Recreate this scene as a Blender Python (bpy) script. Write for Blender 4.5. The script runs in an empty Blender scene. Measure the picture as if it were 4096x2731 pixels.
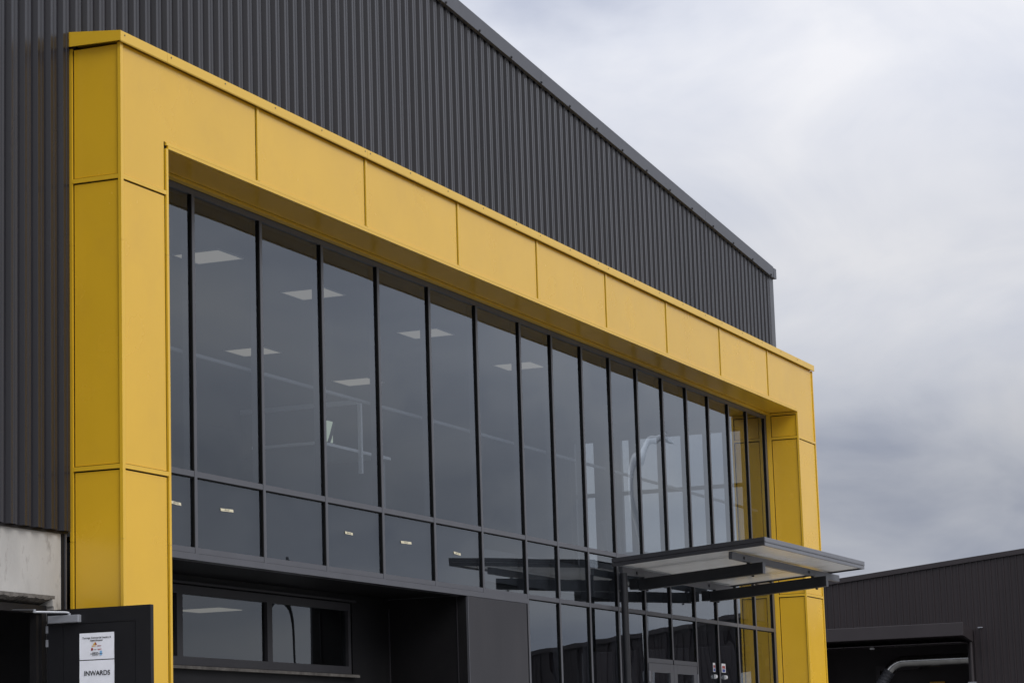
import bpy, math, random
from mathutils import Matrix, Vector
random.seed(7)
scene = bpy.context.scene
col = scene.collection

# ------------------------------------------------------------------ camera
PITCH, YAW, ROLL = 0.1664, 0.3862, -0.0315
CAM = Vector((-17.2737, -10.3052, 1.1))
cy_, sy_, cp_, sp_ = math.cos(YAW), math.sin(YAW), math.cos(PITCH), math.sin(PITCH)
fwd = Vector((cy_*cp_, sy_*cp_, sp_)); rgt = Vector((sy_, -cy_, 0)); up = rgt.cross(fwd)
c_, s_ = math.cos(ROLL), math.sin(ROLL)
r2 = rgt*c_ + up*s_; u2 = up*c_ - rgt*s_
cam_d = bpy.data.cameras.new('camera'); cam = bpy.data.objects.new('camera', cam_d); col.objects.link(cam)
M = Matrix((r2, u2, -fwd)).transposed().to_4x4(); M.translation = CAM
cam.matrix_world = M
cam_d.sensor_width = 36.0; cam_d.lens = 10349.9/4096*36.0
cam_d.clip_start = 0.1; cam_d.clip_end = 3000
scene.camera = cam

# ------------------------------------------------------------------ sky
SUN_EL, SUN_AZ = math.radians(40), math.radians(-112)       # azimuth measured from +X towards +Y
sdir = Vector((math.cos(SUN_EL)*math.cos(SUN_AZ), math.cos(SUN_EL)*math.sin(SUN_AZ), math.sin(SUN_EL)))
world = bpy.data.worlds.new('World'); scene.world = world; world.use_nodes = True
nt = world.node_tree; nt.nodes.clear()
def wn(t, **k):
    n = nt.nodes.new(t)
    for a, b in k.items(): setattr(n, a, b)
    return n
L = nt.links.new
out = wn('ShaderNodeOutputWorld'); bg = wn('ShaderNodeBackground'); L(bg.outputs[0], out.inputs[0])
sky = wn('ShaderNodeTexSky', sky_type='NISHITA'); sky.sun_disc = False
sky.sun_elevation = SUN_EL; sky.sun_rotation = math.pi/2 - SUN_AZ
sky.air_density = 1.0; sky.dust_density = 1.0
tc = wn('ShaderNodeTexCoord'); sep = wn('ShaderNodeSeparateXYZ'); L(tc.outputs['Generated'], sep.inputs[0])
def math_(op, a, b=None, clamp=False):
    n = wn('ShaderNodeMath', operation=op, use_clamp=clamp)
    for i, v in enumerate((a, b)):
        if v is None: continue
        if isinstance(v, (int, float)): n.inputs[i].default_value = v
        else: L(v, n.inputs[i])
    return n.outputs[0]
zc = math_('MAXIMUM', sep.outputs['Z'], 0.0)
den = math_('ADD', zc, 0.42)
comb = wn('ShaderNodeCombineXYZ')
L(math_('DIVIDE', sep.outputs['X'], den), comb.inputs[0]); L(math_('DIVIDE', sep.outputs['Y'], den), comb.inputs[1])
comb.inputs[2].default_value = 45.03
def noise(scale, detail, rough, dist=0.0):
    n = wn('ShaderNodeTexNoise'); n.inputs['Scale'].default_value = scale; n.inputs['Detail'].default_value = detail
    n.inputs['Roughness'].default_value = rough; n.inputs['Distortion'].default_value = dist
    L(comb.outputs[0], n.inputs['Vector']); return n.outputs[0]
n1 = noise(2.2, 5, 0.50, 0.5); n2 = noise(5.5, 6, 0.52, 0.5)
cl = math_('ADD', math_('MULTIPLY', n1, 0.58), math_('MULTIPLY', n2, 0.42))
ramp = wn('ShaderNodeValToRGB'); L(cl, ramp.inputs[0])
e = ramp.color_ramp.elements
e[0].position = 0.395; e[0].color = (0.55, 0.595, 0.73, 1)
e[1].position = 0.61; e[1].color = (0.98, 0.985, 1.03, 1)
m = ramp.color_ramp.elements.new(0.5); m.color = (0.80, 0.83, 0.925, 1)
lr = wn('ShaderNodeValToRGB'); L(zc, lr.inputs[0])            # overcast brightness from horizon to zenith
lr.color_ramp.interpolation = 'EASE'
stops = ((0.0, .62), (1.0, 1.75), (.10, .52), (.18, .74), (.28, .90), (.55, 1.4))
for i_, (p_, v_) in enumerate(stops):
    el = lr.color_ramp.elements[i_] if i_ < 2 else lr.color_ramp.elements.new(p_)
    el.color = (v_/2, v_/2, v_/2, 1)
lum = math_('MULTIPLY', lr.outputs[0], 2.0)
vm = wn('ShaderNodeVectorMath', operation='SCALE'); L(ramp.outputs[0], vm.inputs[0]); L(lum, vm.inputs['Scale'])
vs = wn('ShaderNodeVectorMath', operation='SCALE'); L(sky.outputs[0], vs.inputs[0]); vs.inputs['Scale'].default_value = 0.10
mix = wn('ShaderNodeMix', data_type='RGBA'); mix.inputs['Factor'].default_value = 0.97
L(vs.outputs[0], mix.inputs['A']); L(vm.outputs[0], mix.inputs['B'])
L(mix.outputs['Result'], bg.inputs['Color']); bg.inputs['Strength'].default_value = 1.0

# ------------------------------------------------------------------ sun, exposure
sun_d = bpy.data.lights.new('sun', 'SUN'); sun_d.energy = 1.5; sun_d.angle = math.radians(35); sun_d.color = (1.0, 0.985, 0.945)
sun = bpy.data.objects.new('sun', sun_d); col.objects.link(sun)
sun.rotation_euler = sdir.to_track_quat('Z', 'Y').to_euler(); sun.location = (0, -20, 30)
vsx = scene.view_settings
vsx.view_transform = 'Standard'; vsx.look = 'None'; vsx.exposure = 0.06; vsx.gamma = 1.0; vsx.use_curve_mapping = False
scene.cycles.use_denoising = True
scene.cycles.max_bounces = 10; scene.cycles.transparent_max_bounces = 16
scene.cycles.sample_clamp_indirect = 6.0

# ------------------------------------------------------------------ materials
def mat(name, base, rough=0.5, metal=0.0, spec=0.5, var=0.0, vscale=3.0, bump=0.0, bscale=20.0, stain=None, bdist=0.01, rvar=0.0, stretch=(1, 1, 1), orand=0.0):
    m = bpy.data.materials.new(name); m.use_nodes = True
    t = m.node_tree; b = t.nodes['Principled BSDF']
    b.inputs['Base Color'].default_value = (*base, 1); b.inputs['Roughness'].default_value = rough
    b.inputs['Metallic'].default_value = metal; b.inputs['Specular IOR Level'].default_value = spec
    tcn = t.nodes.new('ShaderNodeTexCoord'); mp = t.nodes.new('ShaderNodeMapping'); mp.inputs['Scale'].default_value = stretch
    geo = t.nodes.new('ShaderNodeNewGeometry')
    t.links.new(geo.outputs['Position'], mp.inputs['Vector'])
    def nz(scale, detail=4, rough_=0.55):
        n = t.nodes.new('ShaderNodeTexNoise'); n.inputs['Scale'].default_value = scale; n.inputs['Detail'].default_value = detail
        n.inputs['Roughness'].default_value = rough_
        t.links.new(mp.outputs[0], n.inputs['Vector']); return n
    src = None
    if var:
        n = nz(vscale); r = t.nodes.new('ShaderNodeValToRGB'); t.links.new(n.outputs[0], r.inputs[0])
        r.color_ramp.elements[0].position = 0.3; r.color_ramp.elements[1].position = 0.7
        r.color_ramp.elements[0].color = (*[c*(1-var) for c in base], 1)
        r.color_ramp.elements[1].color = (*[min(1, c*(1+var)) for c in base], 1)
        src = r.outputs[0]
    if stain:
        scol, sscale, lo, hi, amt = stain
        n = nz(sscale, 6, 0.65); r = t.nodes.new('ShaderNodeValToRGB'); t.links.new(n.outputs[0], r.inputs[0])
        r.color_ramp.elements[0].position = lo; r.color_ramp.elements[1].position = hi
        r.color_ramp.elements[0].color = (0, 0, 0, 1); r.color_ramp.elements[1].color = (amt, amt, amt, 1)
        mx = t.nodes.new('ShaderNodeMix'); mx.data_type = 'RGBA'; t.links.new(r.outputs[0], mx.inputs['Factor'])
        if src: t.links.new(src, mx.inputs['A'])
        else: mx.inputs['A'].default_value = (*base, 1)
        mx.inputs['B'].default_value = (*scol, 1); src = mx.outputs['Result']
    if orand and src:                                         # each sheet comes from its own batch of paint
        oi = t.nodes.new('ShaderNodeObjectInfo'); mr0 = t.nodes.new('ShaderNodeMapRange')
        t.links.new(oi.outputs['Random'], mr0.inputs[0]); mr0.inputs[3].default_value = 1-orand; mr0.inputs[4].default_value = 1+orand
        vs_ = t.nodes.new('ShaderNodeVectorMath'); vs_.operation = 'SCALE'; t.links.new(src, vs_.inputs[0]); t.links.new(mr0.outputs[0], vs_.inputs['Scale'])
        src = vs_.outputs[0]
    if src: t.links.new(src, b.inputs['Base Color'])
    if rvar:
        n = nz(vscale*1.7); mr = t.nodes.new('ShaderNodeMapRange'); t.links.new(n.outputs[0], mr.inputs[0])
        mr.inputs[1].default_value = 0.3; mr.inputs[2].default_value = 0.7
        mr.inputs[3].default_value = max(0.02, rough-rvar); mr.inputs[4].default_value = rough+rvar
        t.links.new(mr.outputs[0], b.inputs['Roughness'])
    if bump:
        n = nz(bscale); bp = t.nodes.new('ShaderNodeBump'); bp.inputs['Strength'].default_value = bump; bp.inputs['Distance'].default_value = bdist
        t.links.new(n.outputs[0], bp.inputs['Height']); t.links.new(bp.outputs[0], b.inputs['Normal'])
    return m
def emit(name, c, s):
    m = bpy.data.materials.new(name); m.use_nodes = True; t = m.node_tree; t.nodes.clear()
    o = t.nodes.new('ShaderNodeOutputMaterial'); e = t.nodes.new('ShaderNodeEmission')
    e.inputs[0].default_value = (*c, 1); e.inputs[1].default_value = s; t.links.new(e.outputs[0], o.inputs[0]); return m
def glass(name, tint, ior=1.52, boost=1.6, wav=0.0, wscale=0.8):
    m = bpy.data.materials.new(name); m.use_nodes = True; t = m.node_tree; t.nodes.clear()
    o = t.nodes.new('ShaderNodeOutputMaterial'); mx = t.nodes.new('ShaderNodeMixShader')
    tr = t.nodes.new('ShaderNodeBsdfTransparent'); tr.inputs[0].default_value = (*[c**.5 for c in tint], 1)   # two faces per pane
    gl = t.nodes.new('ShaderNodeBsdfGlossy'); gl.inputs['Color'].default_value = (0.88, 0.94, 1.0, 1); gl.inputs['Roughness'].default_value = 0.0
    fr = t.nodes.new('ShaderNodeFresnel'); fr.inputs['IOR'].default_value = ior
    mm = t.nodes.new('ShaderNodeMath'); mm.operation = 'MULTIPLY'; mm.use_clamp = True; mm.inputs[1].default_value = boost
    ge = t.nodes.new('ShaderNodeNewGeometry'); iv = t.nodes.new('ShaderNodeMath'); iv.operation = 'SUBTRACT'; iv.inputs[0].default_value = 1.0
    t.links.new(ge.outputs['Backfacing'], iv.inputs[1]); m2 = t.nodes.new('ShaderNodeMath'); m2.operation = 'MULTIPLY'
    t.links.new(fr.outputs[0], mm.inputs[0]); t.links.new(mm.outputs[0], m2.inputs[0]); t.links.new(iv.outputs[0], m2.inputs[1]); t.links.new(m2.outputs[0], mx.inputs[0])
    t.links.new(tr.outputs[0], mx.inputs[1]); t.links.new(gl.outputs[0], mx.inputs[2]); t.links.new(mx.outputs[0], o.inputs[0])
    if wav:
        geo = t.nodes.new('ShaderNodeNewGeometry'); n = t.nodes.new('ShaderNodeTexNoise'); n.inputs['Scale'].default_value = wscale; n.inputs['Detail'].default_value = 0.5
        mp = t.nodes.new('ShaderNodeMapping'); mp.inputs['Scale'].default_value = (1.0, 1.0, 0.8)
        t.links.new(geo.outputs['Position'], mp.inputs['Vector']); t.links.new(mp.outputs[0], n.inputs['Vector'])
        b = t.nodes.new('ShaderNodeBump'); b.inputs['Strength'].default_value = 1.0; b.inputs['Distance'].default_value = wav
        t.links.new(n.outputs[0], b.inputs['Height']); t.links.new(b.outputs[0], gl.inputs['Normal'])
    return m
YEL = mat('yellow_panel', (0.72, 0.42, 0.020), 0.25, spec=0.7, var=0.035, vscale=1.1, rvar=0.04, bump=0.06, bscale=0.9, bdist=0.004, orand=0.03, stain=((0.60, 0.34, 0.03), 1.6, 0.52, 0.78, 0.35))
YELT = mat('yellow_trim', (0.72, 0.432, 0.024), 0.28, spec=0.7, var=0.03, vscale=2.0)
YELS = mat('yellow_soffit', (0.68, 0.385, 0.024), 0.25, spec=0.4, var=0.03, vscale=1.1, bump=0.12, bscale=1.0, bdist=0.004)
BLK = mat('black_backing', (0.008, 0.008, 0.008), 0.8, spec=0.1, var=0.1)
CLAD = mat('charcoal_cladding', (0.0175, 0.0165, 0.0195), 0.24, spec=0.40, var=0.10, vscale=1.6, rvar=0.05, stain=((0.028, 0.026, 0.027), 2.2, 0.55, 0.8, 0.5), stretch=(1, 1, 0.25), orand=0.12)
FLASH = mat('charcoal_flashing', (0.062, 0.064, 0.074), 0.38, spec=0.5, var=0.07, vscale=2.5, bump=0.25, bscale=2.2, bdist=0.012)
FRAME = mat('charcoal_frame', (0.078, 0.079, 0.089), 0.38, spec=0.5, var=0.06, vscale=4)
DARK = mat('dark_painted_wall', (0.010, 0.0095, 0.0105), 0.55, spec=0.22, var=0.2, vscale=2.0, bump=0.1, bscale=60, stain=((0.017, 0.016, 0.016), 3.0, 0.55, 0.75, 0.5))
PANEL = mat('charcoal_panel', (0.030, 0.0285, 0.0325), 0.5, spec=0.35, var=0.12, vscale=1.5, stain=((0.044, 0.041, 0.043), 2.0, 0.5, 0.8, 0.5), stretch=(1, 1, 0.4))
SPAND = mat('spandrel_backing', (0.014, 0.014, 0.017), 0.6, var=0.15, vscale=0.8)
CONC = mat('precast_concrete', (0.40, 0.385, 0.365), 0.8, spec=0.3, var=0.12, vscale=3.0, bump=0.35, bscale=35, bdist=0.004, stain=((0.16, 0.145, 0.125), 6.0, 0.56, 0.74, 0.75), stretch=(1.6, 1.6, 0.7))
CONCD = mat('rough_concrete_edge', (0.12, 0.11, 0.10), 0.9, spec=0.2, var=0.35, vscale=14, bump=0.8, bscale=40, bdist=0.01)
DOORM = mat('black_door', (0.0105, 0.0105, 0.0125), 0.45, spec=0.3, var=0.1, vscale=5)
SILV = mat('silver_paint', (0.33, 0.34, 0.37), 0.4, metal=0.35, var=0.05)
GALV = mat('galvanised_duct', (0.58, 0.575, 0.55), 0.17, metal=1.0, var=0.12, vscale=5, rvar=0.06)
STEEL = mat('dark_steel', (0.012, 0.0125, 0.015), 0.42, spec=0.4, var=0.12, vscale=6)
LSTEEL = mat('grey_steel', (0.075, 0.077, 0.088), 0.4, spec=0.5, var=0.08, vscale=6)
FASC = mat('grey_fascia', (0.15, 0.154, 0.17), 0.4, spec=0.5, var=0.06, vscale=5)
FASC_SHADE = mat('shaded_fascia', (0.026, 0.026, 0.030), 0.45, spec=0.4, var=0.06, vscale=5)  # same fascia as the front, with the sides' shade put into the colour
UNDER = mat('canopy_underside', (0.86, 0.85, 0.83), 0.22, spec=0.5, var=0.04, vscale=2.0, bump=0.15, bscale=120, bdist=0.002, stretch=(1, 0.06, 1))
PAPER = mat('paper', (0.90, 0.91, 0.97), 0.6, var=0.03, vscale=14)
INK = mat('black_ink', (0.015, 0.015, 0.018), 0.6, var=0.05)
RED = mat('red_ink', (0.33, 0.025, 0.02), 0.6, var=0.05)
BLUE = mat('blue_ink', (0.02, 0.05, 0.28), 0.6, var=0.05)
LBLUE = mat('light_blue_ink', (0.25, 0.5, 0.8), 0.6, var=0.05)
OCHRE = mat('ochre_ink', (0.75, 0.42, 0.05), 0.6, var=0.05)
TAPE = mat('masking_tape', (0.66, 0.60, 0.43), 0.7, var=0.06, vscale=30)
WHITE = mat('white_plastic', (0.75, 0.75, 0.75), 0.4, var=0.03)
SHED = mat('brown_grey_cladding', (0.026, 0.0200, 0.0215), 0.42, spec=0.4, var=0.12, vscale=1.0, stretch=(1, 1, 0.3))
SHEDT = mat('brown_grey_flashing', (0.034, 0.028, 0.030), 0.42, spec=0.45, var=0.08, vscale=1.5)
ASPH = mat('asphalt', (0.075, 0.073, 0.071), 0.85, var=0.2, vscale=0.8, bump=0.4, bscale=60)
BOUNCE = mat('bounce_concrete', (0.50, 0.485, 0.455), 0.85, var=0.12, vscale=1.0, bump=0.2, bscale=40)
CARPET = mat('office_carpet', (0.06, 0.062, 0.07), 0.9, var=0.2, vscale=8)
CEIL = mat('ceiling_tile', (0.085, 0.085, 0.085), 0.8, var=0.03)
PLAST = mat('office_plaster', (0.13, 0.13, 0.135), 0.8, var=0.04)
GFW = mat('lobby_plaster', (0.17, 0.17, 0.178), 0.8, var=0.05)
RAILM = mat('rail_grey', (0.17, 0.174, 0.185), 0.5, var=0.03)
LAM = mat('white_laminate', (0.62, 0.63, 0.66), 0.5, var=0.03)
CHAIRM = mat('grey_fabric', (0.03, 0.03, 0.035), 0.8, var=0.15, vscale=10)
LAMPG = mat('galvanised_pole', (0.60, 0.61, 0.62), 0.5, metal=0.1, var=0.08)
LAMPD = mat('dark_pole', (0.05, 0.052, 0.055), 0.5, metal=0.1, var=0.08)
LIGHT = emit('lit_diffuser', (1.0, 0.90, 0.75), 0.31)
SCREEN = emit('lit_screen', (0.80, 0.92, 0.72), 0.55)
GLASS = glass('tinted_glazing', (0.50, 0.53, 0.56), 1.52, 1.72, wav=0.006, wscale=0.8)
GLASSL = glass('window_glazing', (0.45, 0.48, 0.50), 1.52, 1.5, wav=0.004, wscale=1.2)
GLASSE = glass('end_glazing', (0.62, 0.66, 0.68), 1.5, 1.2)

# ------------------------------------------------------------------ mesh helpers
class MB:
    def __init__(s): s.v = []; s.f = []
    def box(s, x0, x1, y0, y1, z0, z1):
        i = len(s.v)
        s.v += [(x0,y0,z0),(x1,y0,z0),(x1,y1,z0),(x0,y1,z0),(x0,y0,z1),(x1,y0,z1),(x1,y1,z1),(x0,y1,z1)]
        s.f += [tuple(i+k for k in q) for q in ((0,3,2,1),(4,5,6,7),(0,1,5,4),(1,2,6,5),(2,3,7,6),(3,0,4,7))]; return s
    def hexa(s, pts):
        i = len(s.v); s.v += [tuple(p) for p in pts]
        s.f += [tuple(i+k for k in q) for q in ((0,3,2,1),(4,5,6,7),(0,1,5,4),(1,2,6,5),(2,3,7,6),(3,0,4,7))]; return s
    def prism(s, poly, ax, a, b):           # poly in the two other axes (in order), extruded along ax
        n = len(poly); i = len(s.v)
        def P(p, t):
            q = list(p); q.insert(ax, t); return tuple(q)
        s.v += [P(p, a) for p in poly] + [P(p, b) for p in poly]
        s.f += [tuple(i+k for k in range(n))[::-1], tuple(i+n+k for k in range(n))]
        s.f += [(i+k, i+(k+1) % n, i+n+(k+1) % n, i+n+k) for k in range(n)]; return s
    def tube(s, path, r, n=12, caps=True):
        rings = []; path = [Vector(p) for p in path]
        prev = None
        for k, p in enumerate(path):
            d = (path[min(k+1, len(path)-1)] - path[max(k-1, 0)]).normalized()
            a = Vector((0, 0, 1)) if abs(d.z) < 0.9 else Vector((1, 0, 0))
            if prev is None: u = d.cross(a).normalized()
            else: u = (prev - d*prev.dot(d)).normalized()
            prev = u; w = d.cross(u); rr = r[k] if isinstance(r, (list, tuple)) else r
            base = len(s.v)
            for j in range(n):
                t = 2*math.pi*j/n; s.v.append(tuple(p + u*math.cos(t)*rr + w*math.sin(t)*rr))
            rings.append(base)
        for a, b in zip(rings, rings[1:]):
            for j in range(n): s.f.append((a+j, a+(j+1) % n, b+(j+1) % n, b+j))
        if caps:
            s.f.append(tuple(rings[0]+j for j in range(n))[::-1]); s.f.append(tuple(rings[-1]+j for j in range(n)))
        return s
    def build(s, name, material, parent=None, bevel=0, smooth=False):
        me = bpy.data.meshes.new(name); me.from_pydata(s.v, [], s.f); me.update()
        import bmesh
        bm = bmesh.new(); bm.from_mesh(me); bmesh.ops.recalc_face_normals(bm, faces=bm.faces); bm.to_mesh(me); bm.free()
        me.materials.append(material)
        if smooth:
            me.polygons.foreach_set('use_smooth', [True]*len(me.polygons))
            me.set_sharp_from_angle(angle=math.radians(35))
        o = bpy.data.objects.new(name, me); col.objects.link(o)
        if bevel:
            b = o.modifiers.new('edge', 'BEVEL'); b.width = bevel; b.segments = 2; b.limit_method = 'ANGLE'
        if parent is not None:
            o.parent = parent
            if parent.get('_org'): o.location = -Vector(parent['_org'])
        return o
def B(name, m, parent, x0, x1, y0, y1, z0, z1, bevel=0):
    return MB().box(min(x0,x1), max(x0,x1), min(y0,y1), max(y0,y1), min(z0,z1), max(z0,z1)).build(name, m, parent, bevel)
def tag(o, label=None, cat=None, group=None, kind=None):
    for k, v in (('label', label), ('category', cat), ('group', group), ('kind', kind)):
        if v: o[k] = v
    return o
def thing(name, label, cat, loc=(0, 0, 0), group=None):
    o = bpy.data.objects.new(name, None); col.objects.link(o); o.location = loc; o['_org'] = tuple(float(c) for c in loc)
    o.empty_display_size = 0.2
    return tag(o, label, cat, group)
def struct(name, m, *a, **k):
    return tag(B(name, m, None, *a, **k), kind='structure')

# ------------------------------------------------------------------ ground
g_ = MB(); g_.v = [(-900, -900, 0), (900, -900, 0), (900, 900, 0), (-900, 900, 0)]; g_.f = [(0, 1, 2, 3)]
tag(g_.build('ground', ASPH), kind='structure')
for i_, (x0_, x1_, y0_) in enumerate(((-16, -.6, -9), (9.5, 26, -6.5))):      # unseen pale slabs, added to bounce light onto canopy and left faces
    a_ = MB(); a_.v = [(x0_, y0_, 0.004), (x1_, y0_, 0.004), (x1_, 0.6, 0.004), (x0_, 0.6, 0.004)]; a_.f = [(0, 1, 2, 3)]
    tag(a_.build('bounce_slab', BOUNCE), kind='structure')

# ================================================================== main warehouse
DP, G = 0.474, 0.470
wh = thing('warehouse', 'large charcoal ribbed steel warehouse with low pitched roof behind the yellow frame', 'warehouse', (6, 10, 0))
def zbarge(x): return 9.343 - 0.0820*(x - 7.308)           # underside line of the barge flashing
PT = 0.1838
def rib_profile(n, p=PT, crest=0.090, side=0.018, h=0.034):
    """front-view profile of a trapezoidal sheet: (x, depth towards the viewer)"""
    pts = []
    pan = p - crest - 2*side
    for k in range(n):
        x = k*p
        pts += [(x, 0), (x+pan, 0), (x+pan+side, h), (x+pan+side+0.005, h+0.002), (x+pan+side+crest*0.36, h), (x+pan+side+crest*0.42, h-0.003),
                (x+pan+side+crest*0.58, h-0.003), (x+pan+side+crest*0.64, h), (x+pan+side+crest, h)]
    pts.append((n*p, 0))
    return pts
def sheet(x0, n, zb, ztop, m, parent, name='cladding_sheet', p=PT, yb=DP, axis='x', sgn=-1, prof=None, jit=0.0):
    mb = MB(); prof = prof or rib_profile(n, p)
    for (u, h) in prof:
        a = x0+u; d = yb + sgn*(h+jit)
        for z in (zb(a) if callable(zb) else zb, ztop(a)):
            mb.v.append((a, d, z) if axis == 'x' else (d, a, z))
    for k in range(len(prof)-1):
        i = 2*k; mb.f.append((i, i+2, i+3, i+1))
    return mb.build(name, m, parent)
NR = 5
x_first = 0.195 - 0.052 - PT*NR*6
k = 0
x = x_first
while x < 19.40:
    n = NR if x + NR*PT < 19.44 else max(1, int((19.46-x)/PT))
    low = 3.078 if x + NR*PT < 0.2 else 6.5
    sheet(x, n, low, lambda a: zbarge(a)+0.10, CLAD, wh, jit=0.0022*(k % 2))
    x += n*PT; k += 1
# flat wall behind the sheets (girts side) and the rest of the shell
mb = MB().prism([(-14, 3.06), (-0.02, 3.06), (-0.02, 6.4), (19.6, 6.4), (19.6, zbarge(19.6)), (-14, zbarge(-14))], 1, 0.480, 0.60)
mb.build('wall', DARK, wh)
rf = MB().prism([(-14.2, zbarge(-14.2)+0.10), (19.70, zbarge(19.70)+0.10), (19.70, zbarge(19.70)+0.145), (-14.2, zbarge(-14.2)+0.145)], 1, 0.46, 26).build('roof', CLAD, wh)
B('rear_wall', DARK, wh, -14, 19.6, 25.8, 26, 0, 8.2)
# barge flashing: face, return lip below and cap on top
def barge(xa, xb):
    za, zb = zbarge(xa), zbarge(xb); t = 0.166
    mb = MB()
    mb.hexa([(xa, .395, za), (xb, .395, zb), (xb, .41, zb), (xa, .41, za), (xa, .388, za+t), (xb, .388, zb+t), (xb, .46, zb+t+.004), (xa, .46, za+t+.004)])
    mb.hexa([(xa, .410, za), (xb, .410, zb), (xb, .442, zb), (xa, .442, za), (xa, .41, za+.006), (xb, .41, zb+.006), (xb, .442, zb+.006), (xa, .442, za+.006)])
    return mb.build('barge_flashing', FLASH, wh, 0.004)
bs = [-14.2, -8.0, -2.0, 4.1, 10.2, 16.3, 19.52]
for a, b in zip(bs, bs[1:]): barge(a, b-0.004)
sx = 7.45
while sx < 19.4:
    o = MB().tube([(sx, .395, zbarge(sx)+.018), (sx, .380, zbarge(sx)+.018)], [.016, .013], 8).build('screw', STEEL, wh); sx += PT*5
# corner flashing and gutter
MB().prism([(19.43, .435), (19.63, .435), (19.63, .9), (19.60, .9), (19.60, .470), (19.43, .470)], 2, 6.4, 8.36).build('corner_flashing', FLASH, wh, 0.004)
gt = MB().prism([(19.53, .0), (19.67, .0), (19.68, .155), (19.66, .155), (19.655, .012), (19.545, .012), (19.54, .135), (19.53, .135)], 1, 0, 24.5)
gt.v = [(x_, y_+.40, z_+8.345) for x_, y_, z_ in gt.v]; gt.build('gutter', FLASH, wh)
B('gutter_end', FLASH, wh, 19.53, 19.674, .392, .400, 8.345, 8.497)
# side wall (faces away to the right) with office end windows
XE0, XE1 = 19.30, 19.60
sw = MB()
sw.box(XE0, XE1, .62, 25.8, 6.12, 8.2)
sw.box(XE0, XE1, 3.68, 25.8, 0, 6.12)
sw.box(XE0, XE1, .62, 3.68, 2.95, 4.05)
sw.box(XE0, XE1, .62, .90, 4.05, 6.12); sw.box(XE0, XE1, 2.93, 3.27, 4.05, 6.12); sw.box(XE0, XE1, .62, .75, 0, 2.95)
sw.build('side_wall', PLAST, wh)
for (y0, y1, z0, z1) in ((.90, 2.93, 4.05, 6.12), (3.27, 3.68, 4.05, 6.12), (.75, 3.68, .05, 2.95)):
    w = MB(); t = .05
    w.box(XE0+.08, XE0+.16, y0, y1, z1-t, z1); w.box(XE0+.08, XE0+.16, y0, y1, z0, z0+t)
    w.box(XE0+.08, XE0+.16, y0, y0+t, z0+t, z1-t); w.box(XE0+.08, XE0+.16, y1-t, y1, z0+t, z1-t)
    if z0 > 3: w.box(XE0+.08, XE0+.16, y0+t, y1-t, 5.235, 5.29)
    if y1-y0 > 1.2: w.box(XE0+.08, XE0+.16, 2.66, 2.75, z0+t, 5.235 if z0 > 3 else z1-t)
    if y1-y0 > 1.2 and z0 > 3: w.box(XE0+.08, XE0+.16, 2.66, 2.75, 5.29, z1-t)
    wo = w.build('window', FRAME, wh)
    B('pane', GLASSE, wo, XE0+.115, XE0+.125, y0+t*.5, y1-t*.5, z0+t*.5, z1-t*.5)

# precast base wall, doorway and the open door
cw = MB()
cw.box(-14, -2.3, .50, .66, 0, 3.075); cw.box(-2.3, -.19, .50, .66, 2.575, 3.075); cw.box(-.19, -.094, .50, .66, 0, 3.075)
cw.build('concrete_wall', CONC, wh)
# broken, crumbly arris round the opening
ar = MB()
xx = -2.3
while xx < -.20:
    w = random.uniform(.05, .11); d = random.uniform(.006, .02)
    ar.hexa([(xx, .494, 2.548+random.uniform(-.008, .008)), (min(xx+w, -.19), .494, 2.548+random.uniform(-.008, .008)), (min(xx+w, -.19), .64, 2.50), (xx, .64, 2.50),
             (xx, .494, 2.576), (min(xx+w, -.19), .494, 2.576), (min(xx+w, -.19), .64, 2.576), (xx, .64, 2.576)]); xx += w
ar.build('doorway_edge', CONCD, wh)
ar = MB(); zz = 0
while zz < 2.55:
    h = random.uniform(.03, .07)
    ar.box(-.215+random.uniform(-.012, .006), -.188, .492, .63, zz, min(zz+h, 2.55)); zz += h
ar.build('doorway_edge', CONC, wh)
fr = MB().box(-2.25, -.235, .54, .62, 2.44, 2.50); fr.box(-.30, -.235, .54, .62, 0, 2.44); fr.build('door_frame', DARK, wh)
B('door_stop', DARK, wh, -.345, -.302, .56, .62, 0, 2.44)
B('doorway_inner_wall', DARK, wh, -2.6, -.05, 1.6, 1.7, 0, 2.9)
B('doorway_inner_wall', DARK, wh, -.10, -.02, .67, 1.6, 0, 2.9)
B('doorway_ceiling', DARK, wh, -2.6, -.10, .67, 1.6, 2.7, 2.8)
# dark closer strip between precast and yellow frame
B('jointing_strip', DARK, wh, -.090, -.030, .49, .60, 0, 3.07)
B('jointing_strip', FRAME, wh, -.060, -.045, .478, .489, 0, 3.06)

# door leaf is built in a local frame: u along the leaf from the hinge, v out of the visible face, then turned about the hinge
HX, HY, WD = -.325, .478, .905
ang = math.radians(-90.0)
def leafpt(u, v, z):      # u along leaf, v towards -X (visible side)
    return (HX - v, HY - u, z)
def LB(name, m, parent, u0, u1, v0, v1, z0, z1, bevel=0):
    p0 = leafpt(u0, v0, z0); p1 = leafpt(u1, v1, z1)
    return B(name, m, parent, p0[0], p1[0], p0[1], p1[1], z0, z1, bevel)
ZT = 2.457
d = MB()
def dbox(u0, u1, v0, v1, z0, z1):
    p0 = leafpt(u0, v0, z0); p1 = leafpt(u1, v1, z1)
    d.box(min(p0[0], p1[0]), max(p0[0], p1[0]), min(p0[1], p1[1]), max(p0[1], p1[1]), z0, z1)
dbox(0, WD, -.042, -.004, .02, ZT)
door = d.build('door', DOORM, wh, .002)
for (u0, u1, z0, z1) in ((0, .14, .02, ZT), (.775, WD, .02, ZT), (.14, .775, 2.345, ZT), (.14, .775, .02, .25)):
    LB('rail' if u1-u0 > .2 else 'stile', DOORM, door, u0, u1, -.004, .003, z0, z1)
LB('door_panel', DOORM, door, .146, .769, -.004, -.001, .256, 2.339)
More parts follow.
